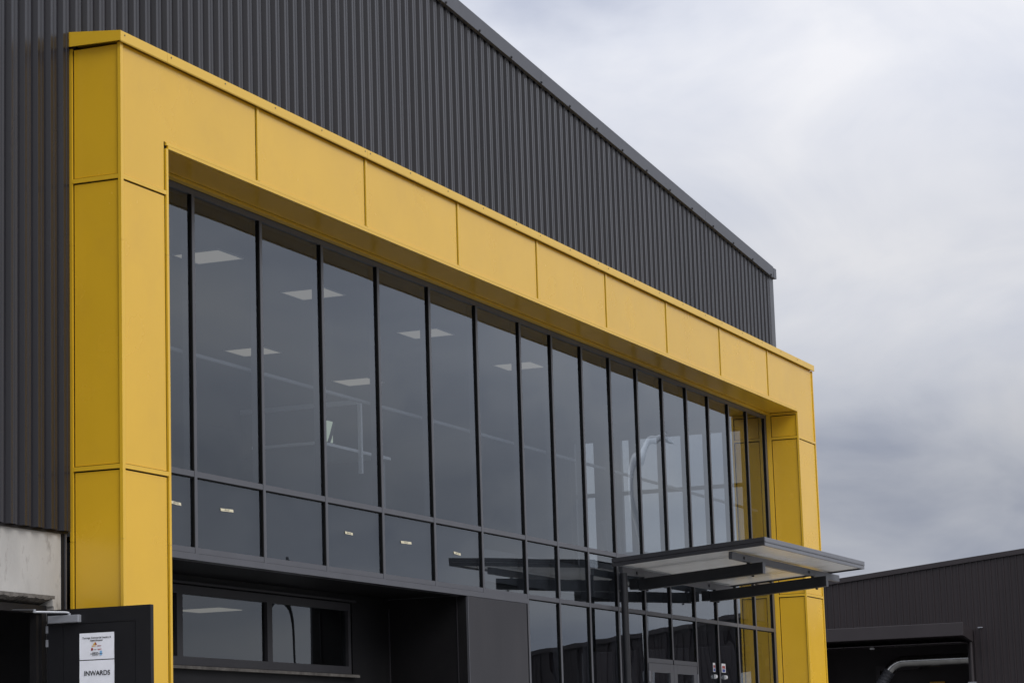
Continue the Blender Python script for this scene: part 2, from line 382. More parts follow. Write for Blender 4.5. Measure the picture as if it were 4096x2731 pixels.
LB('door_closer', SILV, door, .033, .305, .003, .048, 2.353, 2.410, .004)
LB('closer_cover', SILV, door, .040, .298, .048, .0495, 2.358, 2.404)
# closer arm: spindle, folded arm and link back to the frame head
p = [leafpt(.215, .03, 2.41), leafpt(.215, .03, 2.424)]
MB().tube(p, .012, 10).build('closer_spindle', SILV, door)
am = MB().tube([leafpt(.215, .03, 2.426), leafpt(.19, .045, 2.432), leafpt(.02, .21, 2.436)], .0085, 8)
am.build('closer_arm', SILV, door, smooth=True)
MB().tube([leafpt(.02, .21, 2.43), leafpt(.02, .21, 2.455)], .013, 10).build('closer_pivot', SILV, door)
MB().tube([leafpt(.02, .21, 2.449), leafpt(-.06, .36, 2.447), leafpt(-.075, .40, 2.445)], .008, 8).build('closer_arm', STEEL, door, smooth=True)
for z0 in (2.283, 2.180, 1.2, .25):
    h = LB('hinge', SILV, door, -.010, .012, -.006, .005, z0, z0+.055, .001)

# paper notices taped to the door: things of their own
def fontmesh(cu):
    tmp = bpy.data.objects.new('lettering', cu); col.objects.link(tmp)
    bpy.context.view_layer.update()
    me = bpy.data.meshes.new_from_object(tmp.evaluated_get(bpy.context.evaluated_depsgraph_get()))
    bpy.data.objects.remove(tmp); bpy.data.curves.remove(cu)
    o = bpy.data.objects.new('lettering', me); col.objects.link(o); return o
def text(body, parent, m, u_c, z, size, bold=0.0, org=None, shear=0.0, sx=1.0, align='CENTER'):
    cu = bpy.data.curves.new('lettering', 'FONT'); cu.body = body; cu.align_x = align; cu.size = size; cu.offset = bold; cu.extrude = 0.0002; cu.shear = shear
    cu.materials.append(m)
    o = fontmesh(cu); o.parent = parent
    # text x axis -> -Y (leaf direction), text y -> Z, normal -> -X
    R = Matrix(((0, 0, -1), (-1, 0, 0), (0, 1, 0))).to_4x4()
    R = R @ Matrix.Diagonal((sx, 1, 1, 1))
    R.translation = Vector(leafpt(u_c, .0062, z)) - Vector(parent['_org'])
    o.matrix_local = R
    return o
UP0, UP1 = .287, .590                                    # A4 landscape sheets
def notice(label, z0, z1):
    t = thing('paper_notice', label, 'notice', leafpt((UP0+UP1)/2, .004, (z0+z1)/2), 'paper notices on the door')
    mb = MB(); n = 10
    for i in range(n+1):
        u = UP0+(UP1-UP0)*i/n
        for j in range(5):
            z = z0+(z1-z0)*j/4
            b = .0018 + .0022*abs(math.sin(i*1.3+j*.9))*(0.5 if 0 < i < n else 1)
            mb.v.append(leafpt(u, min(b, .0045), z))
    for i in range(n):
        for j in range(4): a = i*5+j; mb.f.append((a, a+1, a+6, a+5))
    mb.build('sheet', PAPER, t, smooth=True)
    return t
n1_ = notice('white paper notice printed with two lines of text and three small logos', 2.069, 2.268)
n2_ = notice('white paper notice printed INWARDS, taped below the logo sheet', 1.857, 2.062)
uc = (UP0+UP1)/2
text('Tauranga Commercial Laundry &', n1_, INK, uc, 2.226, .0185, .0003)
text('Apparelmaster', n1_, INK, uc, 2.206, .0185, .0003)
text('INWARDS', n2_, INK, uc+.003, 1.950, .050, .0009)
def flat(parent, m, poly, name):
    mb = MB(); mb.v = [leafpt(u, .0062, z) for u, z in poly]; mb.f = [tuple(range(len(poly)))]
    return mb.build(name, m, parent)
flat(n1_, OCHRE, [(uc-.034, 2.178), (uc-.012, 2.178), (uc-.012, 2.200)], 'logo_mark')
flat(n1_, RED, [(uc-.012, 2.178), (uc+.004, 2.178), (uc-.012, 2.200)], 'logo_mark')
text('Apparel', n1_, OCHRE, uc-.024, 2.166, .0125, .0004, shear=.25)
text('master', n1_, RED, uc+.022, 2.166, .0125, .0005, shear=.25)
flat(n1_, RED, [(uc-.048, 2.135), (uc-.031, 2.138), (uc-.031, 2.154), (uc-.048, 2.154)], 'logo_mark')
text('Linen', n1_, INK, uc-.014, 2.140, .0125, .0001, shear=.25)
text('master', n1_, RED, uc+.024, 2.140, .0125, .0005, shear=.25)
flat(n1_, LBLUE, [(uc+.028, 2.098), (uc+.047, 2.098), (uc+.047, 2.131), (uc+.028, 2.131)], 'logo_mark')
for s, z in (('TAURANGA', 2.117), ('COMMERCIAL LAUNDRY', 2.108), ('07 578 3728', 2.098)):
    text(s, n1_, INK, uc-.002 if 'C' in s and 'L' in s else uc-.012, z, .0088, .0003, sx=1.1)

# recessed ground floor wall under the office, with the long window
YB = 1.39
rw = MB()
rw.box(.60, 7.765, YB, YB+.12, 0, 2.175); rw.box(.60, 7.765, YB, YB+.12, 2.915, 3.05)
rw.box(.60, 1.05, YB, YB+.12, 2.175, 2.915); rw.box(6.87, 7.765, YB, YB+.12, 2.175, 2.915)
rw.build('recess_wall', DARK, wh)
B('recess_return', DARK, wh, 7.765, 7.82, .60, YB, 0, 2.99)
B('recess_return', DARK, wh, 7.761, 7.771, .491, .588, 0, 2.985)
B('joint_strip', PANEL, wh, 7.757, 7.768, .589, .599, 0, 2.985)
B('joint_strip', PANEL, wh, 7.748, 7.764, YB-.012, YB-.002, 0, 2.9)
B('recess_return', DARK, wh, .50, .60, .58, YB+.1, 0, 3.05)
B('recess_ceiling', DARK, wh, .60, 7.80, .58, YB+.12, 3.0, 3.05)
win = MB()
FX0, FX1, FZ0, FZ1, FY0, FY1 = 1.07, 6.775, 2.185, 2.905, YB-.03, YB+.05
win.box(FX0, FX1, FY0, FY1, 2.828, FZ1); win.box(FX0, FX1, FY0, FY1, FZ0, 2.262)
win.box(FX0, FX0+.06, FY0, FY1, 2.262, 2.828); win.box(6.715, FX1, FY0, FY1, 2.262, 2.828)
for xm in (3.205, 4.945): win.box(xm, xm+.105, FY0, FY1, 2.262, 2.828)
wino = win.build('window', PANEL, wh)  # darker than the other frames: the recess shade is painted into its colour
for a, b in ((FX0+.06, 3.205), (3.31, 4.945), (5.05, 6.715)):
    B('pane', GLASSL, wino, a-.005, b+.005, YB+.0, YB+.008, 2.258, 2.832)
B('window_sill', CONCD, wh, 1.0, 6.88, YB-.075, YB-.002, 2.150, 2.178)
B('window_head', PANEL, wh, 1.0, 6.88, YB-.05, YB-.002, 2.918, 2.940)
# flush dark panel between recess and glazed entry
B('entry_panel', PANEL, wh, 7.772, 9.408, G, G+.12, 0, 2.985)
B('entry_panel_edge', FRAME, wh, 7.760, 7.771, G-.004, G+.02, 0, 2.985)

# ================================================================== rooms behind the glass
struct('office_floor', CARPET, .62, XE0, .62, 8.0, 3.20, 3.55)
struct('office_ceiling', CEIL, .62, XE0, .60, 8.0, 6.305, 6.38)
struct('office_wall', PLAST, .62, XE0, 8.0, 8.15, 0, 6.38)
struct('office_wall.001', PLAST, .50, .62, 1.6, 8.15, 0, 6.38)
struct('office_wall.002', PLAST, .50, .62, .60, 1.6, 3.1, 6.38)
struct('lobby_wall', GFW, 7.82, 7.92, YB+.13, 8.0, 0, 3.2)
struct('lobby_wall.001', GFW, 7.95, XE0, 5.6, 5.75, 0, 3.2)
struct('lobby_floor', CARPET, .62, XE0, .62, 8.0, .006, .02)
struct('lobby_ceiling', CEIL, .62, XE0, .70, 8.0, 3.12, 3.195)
ZL = 6.300
lights = [(4.74, 1.73, 'square ceiling light behind the second tall pane, highest in the office'), (7.06, 1.73, 'square ceiling light split by the mullion between the third and fourth tall panes'),
          (10.02, 1.74, 'square ceiling light behind the mullion of the fifth and sixth tall panes'), (12.92, 1.73, 'square ceiling light farthest along the front row, behind the seventh and eighth panes'),
          (10.05, 4.06, 'square ceiling light in the deeper row behind the second and third tall panes'), (12.95, 4.04, 'square ceiling light in the deeper row behind the fourth tall pane')]
for x0, y0, lab in lights:
    t = thing('ceiling_light', lab, 'ceiling light', (x0+.265, y0+.26, ZL), 'ceiling lights in the upper office')
    B('diffuser', LIGHT, t, x0+.012, x0+.523, y0+.012, y0+.513, ZL-.006, ZL)
    f = MB(); 
    f.box(x0, x0+.535, y0, y0+.012, ZL-.010, ZL+.004); f.box(x0, x0+.535, y0+.513, y0+.525, ZL-.010, ZL+.004)
    f.box(x0, x0+.012, y0+.012, y0+.513, ZL-.010, ZL+.004); f.box(x0+.523, x0+.535, y0+.012, y0+.513, ZL-.010, ZL+.004)
    f.build('frame', WHITE, t)
t = thing('ceiling_light', 'ceiling light panel seen through the long ground floor window', 'ceiling light', (7.1, 3.2, 2.95))
B('diffuser', LIGHT, t, 6.85, 7.36, 2.93, 3.45, 2.945, 2.951); B('frame', WHITE, t, 6.83, 7.38, 2.91, 3.47, 2.952, 2.960)
B('lobby_soffit', GFW, None, .7, 7.80, YB+.14, 8.0, 2.962, 3.00); tag(bpy.data.objects['lobby_soffit'], kind='structure')
# desk with privacy screen and monitor
dk = thing('desk', 'white desk with a framed privacy screen behind the fourth tall pane', 'desk', (7.2, 1.9, 3.55))
B('desk_top', LAM, dk, 6.45, 8.15, 1.5, 2.3, 4.535, 4.565)
for xa in (6.5, 8.05): B('leg', RAILM, dk, xa, xa+.05, 1.55, 2.25, 3.55, 4.534)
B('screen_post', LAM, dk, 7.33, 7.37, 1.46, 1.498, 4.31, 5.10)
B('screen_rail', LAM, dk, 7.32, 7.36, 1.50, 2.9, 5.05, 5.10)
B('screen_board', CHAIRM, dk, 7.335, 7.35, 1.50, 2.9, 4.57, 5.048)
mo = thing('monitor', 'lit computer screen on a dark arm standing on the white desk', 'monitor', (6.95, 1.7, 4.566))
B('screen', SCREEN, mo, 6.79, 7.06, 1.66, 1.67, 4.62, 4.845); B('bezel', CHAIRM, mo, 6.775, 7.075, 1.671, 1.69, 4.605, 4.86)
MB().tube([(6.86, 1.62, 4.58), (6.92, 1.62, 4.66), (7.05, 1.64, 4.82)], .017, 8).build('arm', CHAIRM, mo)
MB().tube([(6.86, 1.62, 4.566), (6.86, 1.62, 4.582)], .09, 14).build('base', CHAIRM, mo)
ch = thing('office_chair', 'dark high backed office chair behind the glass beside the entrance canopy', 'chair', (15.6, 1.6, 3.55))
mb = MB()
for i in range(7):
    for j in range(5):
        a = (i/6-.5); zz = 4.02+.46*j/4
        wv = .62*(1-.10*(j/4)); mb.v.append((15.62+a*wv, 1.70-.10*math.cos(a*2.2)+.02*j, zz - .05*abs(a)**3*8*(j == 4)))
nv = len(mb.v); mb.v += [(x_, y_+.05, z_) for x_, y_, z_ in mb.v]
for i in range(6):
    for j in range(4):
        a = i*5+j; mb.f += [(a, a+1, a+6, a+5), (nv+a, nv+a+5, nv+a+6, nv+a+1)]
mb.build('backrest', CHAIRM, ch, smooth=True)
MB().box(15.32, 15.92, 1.15, 1.68, 3.93, 4.01).build('seat', CHAIRM, ch, .02)
MB().tube([(15.62, 1.45, 3.62), (15.62, 1.45, 3.93)], .03, 10).build('stem', CHAIRM, ch)
for kq in range(5):
    an = kq*2*math.pi/5+.3
    MB().tube([(15.62, 1.45, 3.63), (15.62+.3*math.cos(an), 1.45+.3*math.sin(an), 3.58)], [.025, .018], 8).build('leg', CHAIRM, ch)

# ================================================================== glazed curtain wall
cwl = thing('curtain_wall', 'two storey tinted glass wall with charcoal mullions inside the yellow frame', 'glass wall', (10, G, 0))
XR = [2.039, 3.287, 4.534, 5.782, 7.030, 8.278, 9.526, 10.503, 11.486, 12.471, 13.459, 14.447, 15.431, 16.375, 17.278, 18.141]   # right edges of the mullions
MW, PR, DI = .046, .022, .085
GF = .484
Y0, Y1 = GF, GF+PR+DI                                   # front face of frames, inner face
YG = GF+PR
edges = [(.700, .760)] + [(x-MW, x) for x in XR] + [(18.985, 19.068)]
HEAD0, HEAD1 = 6.162, 6.214
T1a, T1b, T2a, T2b = 3.700, 3.750, 3.047, 3.095
for i, (a, b) in enumerate(edges):
    low = 2.99 if b < 9.4 else 0.0
    if abs(b-14.447) < .002: low = 2.511
    mm = MB().box(a, b, Y0, YG, low, HEAD0).box(a+.004, b-.004, YG+.010, Y1, low, HEAD0)
    mb_o = mm.build('mullion', FRAME, cwl)
    if i: B('gasket_shade', BLK, mb_o, a-.007, a-.0005, Y0+.006, YG-.0005, low, HEAD0-.002)  # black gasket strip that also paints the mullion's left side as shaded
MB().box(.70, 19.066, Y0+.004, Y1, HEAD0, HEAD1).build('head_frame', FRAME, cwl)
for i in range(len(edges)-1):
    a, b = edges[i][1], edges[i+1][0]
    tilt = random.uniform(-1, 1)*math.radians(.04); tz = random.uniform(-1, 1)*math.radians(.03)
    def pane(z0, z1, m=GLASS, name='pane'):
        o = MB().box(-(b-a)/2-.004, (b-a)/2+.004, 0, .008, -(z1-z0)/2-.004, (z1-z0)/2+.004).build(name, m, None)
        o.parent = cwl; o.location = Vector(((a+b)/2, YG+.001, (z0+z1)/2)) - Vector(cwl['_org'])
        o.rotation_euler = (tilt*.7, 0, tz)
        return o
    def trans(z0, z1):
        tr_ = B('transom', FRAME, cwl, a, b, Y0+.003, Y1-.004, z0, z1)
        if z0 > .5: B('gasket_shade', BLK, tr_, a+.001, b-.013, Y0+.008, YG-.0005, z0-.011, z0-.0005)
    pane(T1b, HEAD0); trans(T1a, T1b)
    if b < 9.45:
        pane(3.098, T1a); trans(3.050, 3.098)
        B('spandrel_board', SPAND, cwl, a, b, YG+.035, YG+.05, 3.10, T1a)
    else:
        pane(T2b, T1a); trans(T2a, T2b)
        if 13.35 < a < 15.3:
            pane(2.511, T2a); trans(2.456, 2.511)
        else:
            pane(.10, T2a); trans(.02, .10)
# sill flashing over the recess
MB().box(.70, 9.46, Y0-.010, Y0+.10, 2.990, 3.046).build('sill_flashing', FRAME, cwl)
# inner safety rail
B('safety_rail', RAILM, cwl, .76, 18.95, .64, .67, 4.795, 4.825)
# small drain holes in the transoms are too fine; entry door leaves
for (xa, xb, hs) in ((13.426, 14.381, 1), (14.388, 15.325, -1)):
    dl = MB(); za, zb = .03, 2.450
    st = .135
    dl.box(xa, xa+st, Y0-.012, Y0+.035, za, zb); dl.box(xb-st, xb, Y0-.012, Y0+.035, za, zb)
    dl.box(xa+st, xb-st, Y0-.012, Y0+.035, zb-.110, zb); dl.box(xa+st, xb-st, Y0-.012, Y0+.035, za, za+.25)
    do = dl.build('door', FRAME, cwl, .002)
    B('pane', GLASSL, do, xa+st-.004, xb-st+.004, Y0+.010, Y0+.018, za+.246, zb-.106)
    for zz in (2.22, 1.2, .3):
        xh = xa-.012 if hs > 0 else xb
        B('hinge', SILV, do, xh, xh+.014, Y0-.026, Y0-.010, zz, zz+.13)
    xp = xb-.10 if hs > 0 else xa+.08
    MB().tube([(xp, Y0-.06, .9), (xp, Y0-.06, 1.5)], .014, 10).build('handle', SILV, do)

# strips of masking tape with pen notes on the spandrel glass
tapes = [(1.613, 1.784, 3.467, 'cream masking tape strip on the spandrel pane beside the near yellow pillar'), (2.472, 2.702, 3.474, 'long cream masking tape strip on the second spandrel pane'),
         (4.926, 5.093, 3.457, 'cream masking tape strip on the fourth spandrel pane'), (6.191, 6.442, 3.457, 'cream masking tape strip on the fifth spandrel pane'),
         (7.507, 7.682, 3.439, 'cream masking tape strip on the sixth spandrel pane, above the canopy reflection')]
for i, (xa, xb, zt, lab) in enumerate(tapes):
    t = thing('masking_tape', lab, 'tape', (xa, YG-.004, zt), 'strips of masking tape on the spandrel glass')
    mb = MB(); n = 6; yy = YG-.0045
    for j in range(n+1):
        x_ = xa+(xb-xa)*j/n; dz = random.uniform(-.0015, .0015)
        mb.v += [(x_, yy+random.uniform(-.0006, .0006), zt+dz), (x_+(.006 if j in (0, n) else 0), yy, zt-.024+dz)]
    for j in range(n): q = 2*j; mb.f.append((q, q+1, q+3, q+2))
    mb.build('strip', TAPE, t); t.rotation_euler = (0, math.radians((2.2, -1.0, 1.6, -.6, 3.0)[i]), 0)
    cu = bpy.data.curves.new('lettering', 'FONT'); cu.body = '6FH-1133'; cu.size = .021; cu.align_x = 'CENTER'; cu.materials.append(INK)
    o = fontmesh(cu); o.parent = t
    R = Matrix(((1, 0, 0), (0, 0, -1), (0, 1, 0))).to_4x4(); R.translation = Vector(((xa+xb)/2, yy-.0015, zt-.018)) - Vector(t['_org']); o.matrix_local = R
# hazard stickers and round locks on the entry glass
for xa, w, lab in ((16.105, .092, 'narrow white sticker with red and blue blocks on the glass beside the entry doors'), (16.477, .175, 'wider white sticker with red and blue blocks on the glass past the entry mullion')):
    t = thing('safety_sticker', lab, 'sticker', (xa, YG-.003, 2.46), 'stickers on the entry glass')
    B('backing', WHITE, t, xa, xa+w, YG-.004, YG-.002, 2.405, 2.525)
    B('red_block', RED, t, xa+w*.15, xa+w*.85, YG-.0055, YG-.0045, 2.458, 2.494)
    B('blue_block', BLUE, t, xa+w*.15, xa+w*.85, YG-.0055, YG-.0045, 2.412, 2.450)
for xa, lab in ((16.156, 'small white round knob below the narrow sticker'), (16.600, 'small white round knob below the wider sticker')):
    t = thing('door_knob', lab, 'knob', (xa, YG, 2.342))
    MB().tube([(xa, YG-.004, 2.342), (xa, YG-.012, 2.342)], .030, 14).build('rose', WHITE, t)
    MB().tube([(xa, YG-.012, 2.342), (xa, YG-.030, 2.342), (xa, YG-.040, 2.342)], [.018, .026, .016], 14).build('grip', WHITE, t)

# ================================================================== yellow portal frame
pf = thing('portal_frame', 'tall yellow panelled portal frame wrapped around the glass wall', 'portal frame', (10, .2, 0))
LX, WL, XRI = 20.0, .748, 19.07
ZC, ZLN, Z1, Z2 = 6.955, 6.238, 5.8835, 3.5837
Z3 = Z2-2.30
BAND, GAP = .034, .013
FY = .013                                                # panel faces sit this far behind the trims
core = MB().box(.019, .735, .019, .470, 0, 6.94).box(.735, 19.089, .019, .43, ZLN+.009, 6.94).box(19.089, 19.985, .019, .470, 0, 6.94)
core.build('core', BLK, pf)
def P(x0, x1, y0, y1, z0, z1, m=YEL, name='panel'): return B(name, m, pf, x0, x1, y0, y1, z0, z1)
JX = [2.3064+2.1931*i for i in range(8)]
ZB = 6.293                                               # bottom of lintel panels above the drip trims
# L shaped corner panels
MB().prism([(.045, Z1+.005), (.697, Z1+.005), (.697, ZB), (JX[0]-.017, ZB), (JX[0]-.017, ZC-.004), (.045, ZC-.004)], 1, FY, .030).build('panel', YEL, pf)
MB().prism([(JX[7]+.049, ZB), (19.108, ZB), (19.108, Z1+.003), (19.957, Z1+.003), (19.957, ZC-.004), (JX[7]+.049, ZC-.004)], 1, FY, .030).build('panel', YEL, pf)
for a, b in zip(JX, JX[1:]):
    P(a+.051, b-.017, FY, .030, ZB, ZC-.004)
for a in JX: P(a+.005, a+.045, .003, .030, ZB, ZC-.004, YELT, 'joint_strip')
# drip trims under the lintel
P(.748, XRI, 0, .028, ZLN, ZLN+.025, YELT, 'edge_trim'); P(.722, 19.10, .002, .030, ZLN+.028, ZB-.003, YELT, 'edge_trim')
# pillars: trims, bands and panels
levels = [(0.02, Z3), (Z3, Z2), (Z2, Z1)]
for (xa, xb, ca, cb) in ((0.0, WL, .041, .033), (XRI, LX, .034, .036)):
    zs = [0, 3.0, 5.35, ZC]
    top_a = ZC if xa == 0 else ZLN-.001
    for q in range(3):
        if zs[q] < top_a: P(xa, xa+ca, 0, .027, zs[q]+.001, min(zs[q+1], top_a)-.001, YELT, 'corner_trim')
    top_b = ZLN-.001 if xa == 0 else ZC
    for q in range(3):
        if zs[q] < top_b: P(xb-cb, xb, 0, .027, zs[q]+.001, min(zs[q+1], top_b)-.001, YELT, 'corner_trim')
    for z in (Z1, Z2, Z3): P(xa+ca+.001, xb-cb-.001, .001, .030, z-BAND-.001, z-.001, YELT, 'band')
    for z0, z1 in levels: P(xa+ca+.004, xb-cb-.018, FY, .030, z0+.005, z1-BAND-GAP)
# return face of the near pillar (faces the camera side)
for z in (Z1, Z2, Z3): P(.001, .030, .028, .446, z-BAND-.001, z-.001, YELT, 'band')
for z0, z1 in ((Z1, ZC+BAND), (Z2, Z1), (Z3, Z2), (.02, Z3)): P(FY, .030, .037, .434, z0+.005, z1-BAND-GAP)
for z0, z1 in ((0, 3.0), (3.0, 5.35), (5.35, ZC)): P(0, .03, .447, .474, z0+.001, z1-.001, YELT, 'corner_trim')
P(.725, .747, .030, .440, .02, ZLN-.01)
# inner return of the far pillar
for z in (ZLN, Z1, Z2, Z3): P(XRI+.001, XRI+.030, .028, .415, z-BAND-.001, z-.001, YELT, 'band')
for z0, z1 in ((Z1, ZLN), (Z2, Z1), (Z3, Z2), (.02, Z3)): P(XRI+FY, XRI+.030, .036, .405, z0+.005, z1-BAND-GAP)
P(XRI, XRI+.03, .417, .483, 0, ZLN-.001, YELT, 'corner_trim')
P(LX-.022, LX, .030, .470, .02, ZC-.004)
# soffit boards
sj = [.752] + [x+.02 for x in JX] + [19.066]
for a, b in zip(sj, sj[1:]): P(a+.002, b-.002, .030, .408, ZLN+.004, ZLN+.016, YELS, 'soffit_panel')
P(.752, 19.066, .418, .483, ZLN-.022, ZLN+.006, YELT, 'soffit_trim')
# cap flashing with lip, in lengths
caps = [-.04, .697, 4.491, 8.865, 11.041, 15.434, 19.047, 20.0]
for i, (a, b) in enumerate(zip(caps, caps[1:])):
    mb = MB().prism([(-.030, ZC-.002), (-.024, ZC-.010), (-.018, ZC), (-.018, ZC+.01), (.474, ZC+.03), (.474, 7.085), (-.030, 7.033)], 0, a+.0015, b-.0015)
    mb.build('cap_flashing', YELT, pf)
    xx = a+.06
    while xx < b-.03:
        MB().tube([(xx, -.030, 7.005), (xx, -.034, 7.005)], .007, 6).build('screw', LSTEEL, pf); xx += .92
mb = MB().prism([(-.030, ZC-.002), (.474, ZC+.006), (.474, 7.085), (-.030, 7.034)], 0, -.044, -.0405).build('cap_end', YELT, pf)

# ================================================================== entrance canopy
cp = thing('entrance_canopy', 'flat grey steel canopy on dark beams over the glazed entry doors', 'canopy', (14.3, -.5, 0))
A0, A1, YI, YO = 12.0, 16.60, .375, -1.523
SL = (3.79-3.652)/(YI-YO)
def ct(y): return 3.652 + (YI-y)*SL                     # top of the fascia
def slab(name, m, x0, x1, y0, y1, d0, d1, bevel=0):     # slab following the canopy slope, d measured below the top
    return MB().hexa([(x0, y0, ct(y0)-d1), (x1, y0, ct(y0)-d1), (x1, y1, ct(y1)-d1), (x0, y1, ct(y1)-d1),
                      (x0, y0, ct(y0)-d0), (x1, y0, ct(y0)-d0), (x1, y1, ct(y1)-d0), (x0, y1, ct(y1)-d0)]).build(name, m, cp, bevel)
nst = 5
for i in range(nst):
    xa = A0+.03+(A1-A0-.06)*i/nst; xb = A0+.03+(A1-A0-.06)*(i+1)/nst
    slab('roof_panel', UNDER, xa+.004, xb-.004, YO+.03, YI, .020, .080)
slab('roof_sheet', FASC_SHADE, A0+.02, A1-.02, YO+.02, YI+.01, .004, .019)
for (x0, x1, m) in ((A0, A0+.024, FASC_SHADE), (A1-.024, A1, FASC_SHADE)):
    slab('side_fascia', m, x0, x1, YO, YI+.02, 0, .052, .002); slab('side_fascia', m, x0+.006, x1-.003, YO+.004, YI+.02, .054, .100, .002)
slab('front_fascia', FASC, A0+.025, A1-.025, YO-.004, YO+.022, 0, .050, .003); slab('front_fascia', FASC, A0+.025, A1-.025, YO-.010, YO+.022, .052, .058)
slab('front_fascia', FASC, A0+.025, A1-.025, YO-.003, YO+.022, .060, .102, .003)
# purlins along the front
for y0, xa, xb in ((-1.075, 12.15, 16.95), (.300, 12.12, 16.50)):
    slab('purlin', LSTEEL, xa, xb, y0, y0+.045, .103, .190, .004)
    for xk in (12.62, 15.45):
        MB().tube([(xk, y0-.012, ct(y0)-.15), (xk, y0+.002, ct(y0)-.15)], .020, 8).build('bolt', STEEL, cp)
for xb_ in (12.82, 15.65):
    x0, x1 = xb_, xb_+.10
    slab('beam', STEEL, x0, x1, -1.24, .36, .205, .345, .006)
    slab('beam_end', LSTEEL, x0+.002, x1-.002, -1.246, -1.2405, .207, .343)
    for yk in (-1.05, .31):
        MB().tube([(x0+.05, yk, ct(yk)-.204), (x0+.05, yk, ct(yk)-.185)], .022, 8).build('bolt', STEEL, cp)
        MB().tube([(x0+.05, yk-.05, ct(yk)-.346), (x0+.05, yk-.05, ct(yk)-.362)], .018, 8).build('bolt', STEEL, cp)
    B('bracket', STEEL, cp, x0-.01, x1+.01, .362, .470, 3.325, 3.455)
MB().tube([(12.12, .29, 0), (12.12, .29, 3.475)], .043, 20).build('post', STEEL, cp, smooth=True)
B('post_plate', STEEL, cp, 12.03, 12.21, .20, .38, 0.006, .018)

# ================================================================== far shed at the end of the yard
XS = 52.0
sh = thing('neighbouring_shed', 'dark brown ribbed shed with sloping roofline beyond the yellow frame', 'shed', (58, 3, 0))
YRIDGE, YLO, YHI = 2.0, -16.7, 23.0
def zs_(y):                                              # underside of its barge
    return 6.555+.0993*(3.27-y) if y > YRIDGE else 6.555+.0993*(3.27-YRIDGE) - .118*(YRIDGE-y)
P2 = .176
def prof2(n):
    r = []
    for k in range(n): x = k*P2; r += [(x, 0), (x+.116, 0), (x+.124, .028), (x+.156, .028), (x+.164, 0)]
    return r + [(n*P2, 0)]
y = YLO
while y < YHI:
    n = 5; mid = y+n*P2/2
    zb = 4.25 if 4.85 < mid < 11.2 else 0.0
    ob = sheet(y, n, zb, lambda a: zs_(a)+.06, SHED, sh, p=P2, yb=XS, axis='y', sgn=-1, prof=prof2(n), jit=.002*(int(round(y/.88)) % 2))
    y += n*P2
def bargepiece(ya, yb):
    MB().hexa([(XS-.07, ya, zs_(ya)), (XS-.04, ya, zs_(ya)), (XS-.04, yb, zs_(yb)), (XS-.07, yb, zs_(yb)),
               (XS-.075, ya, zs_(ya)+.135), (XS, ya, zs_(ya)+.14), (XS, yb, zs_(yb)+.14), (XS-.075, yb, zs_(yb)+.135)]).build('barge_flashing', SHEDT, sh, .004)
bl = [YLO-.15, -11, -5, YRIDGE, 6.2, 12, 18, YHI+.1]
for a, b in zip(bl, bl[1:]): bargepiece(a, b-.003)
for a, b in ((YLO-.15, YRIDGE), (YRIDGE, YHI+.1)):
    MB().hexa([(XS-.02, a, zs_(a)+.06), (XS+30, a, zs_(a)+.06), (XS+30, b, zs_(b)+.06), (XS-.02, b, zs_(b)+.06),
               (XS-.02, a, zs_(a)+.12), (XS+30, a, zs_(a)+.12), (XS+30, b, zs_(b)+.12), (XS-.02, b, zs_(b)+.12)]).build('roof', SHED, sh)
shell = MB().box(XS+.03, XS+30, YLO, YLO+.1, 0, 4.3).box(XS+.03, XS+30, YHI-.1, YHI, 0, 4.6)
shell.build('side_wall', SHED, sh)
B('rear_wall', SHED, sh, XS+29.8, XS+30, YLO+.1, YHI-.1, 0, 4.3)
B('gutter', SHEDT, sh, XS-.08, XS+30, YLO-.30, YLO-.16, zs_(YLO)-.02, zs_(YLO)+.12)
# doorway recess
YD0, YD1 = 4.93, 10.9
B('recess_wall', SHED, sh, XS+3.0, XS+3.1, YD0-.6, YD1, 0, 4.6)
B('recess_side', SHED, sh, XS+.03, XS+3.0, YD1, YD1+.1, 0, 4.6)
B('recess_side', SHED, sh, XS+1.2, XS+3.0, YD0-.62, YD0-.55, 0, 4.6)
B('recess_ceiling', SHED, sh, XS+.03, XS+3.1, YD0-.6, YD1+.1, 4.42, 4.5)
for q in range(16):
    yy = YD0+.1+q*.36
    if yy < YD1: B('ceiling_rib', SHEDT, sh, XS+.1, XS+2.9, yy, yy+.04, 4.39, 4.418)
sheet(YLO+24*.88, 3, 0.0, lambda a: 4.26, SHED, sh, p=P2, yb=XS, axis='y', sgn=-1, prof=prof2(3))
B('jamb', SHEDT, sh, XS+.01, XS+.25, YLO+24*.88+.44, YLO+24*.88+.528, 0, 4.25)
B('door_frame', SHEDT, sh, XS+2.6, XS+2.75, 8.05, 8.17, 0, 3.85); B('door_frame', SHEDT, sh, XS+2.6, XS+2.75, 6.9, 8.05, 3.72, 3.85)
# awning box
aw = MB().hexa([(50.8, 4.775, 4.408), (XS-.03, 4.775, 4.27), (XS-.03, 11.2, 4.27), (50.8, 11.2, 4.408), (50.8, 4.77, 4.757), (XS-.03, 4.77, 4.605), (XS-.03, 11.2, 4.605), (50.8, 11.2, 4.757)])
awo = aw.build('awning', SHEDT, sh, .012)
for q in range(22):
    yy = 4.9+q*.29; B('soffit_board', SHED, awo, 50.95, XS-.05, yy, yy+.27, 4.235, 4.25)
MB().tube([(XS-.10, YD0-.09, 0), (XS-.10, YD0-.09, 4.28)], .05, 14).build('downpipe', SHEDT, sh, smooth=True)
B('pipe_bracket', SILV, sh, XS-.18, XS-.04, YD0-.19, YD0+.02, 3.19, 3.215)
B('conduit_box', SILV, sh, XS-.10, XS-.04, 4.50, 4.62, 4.64, 4.665)
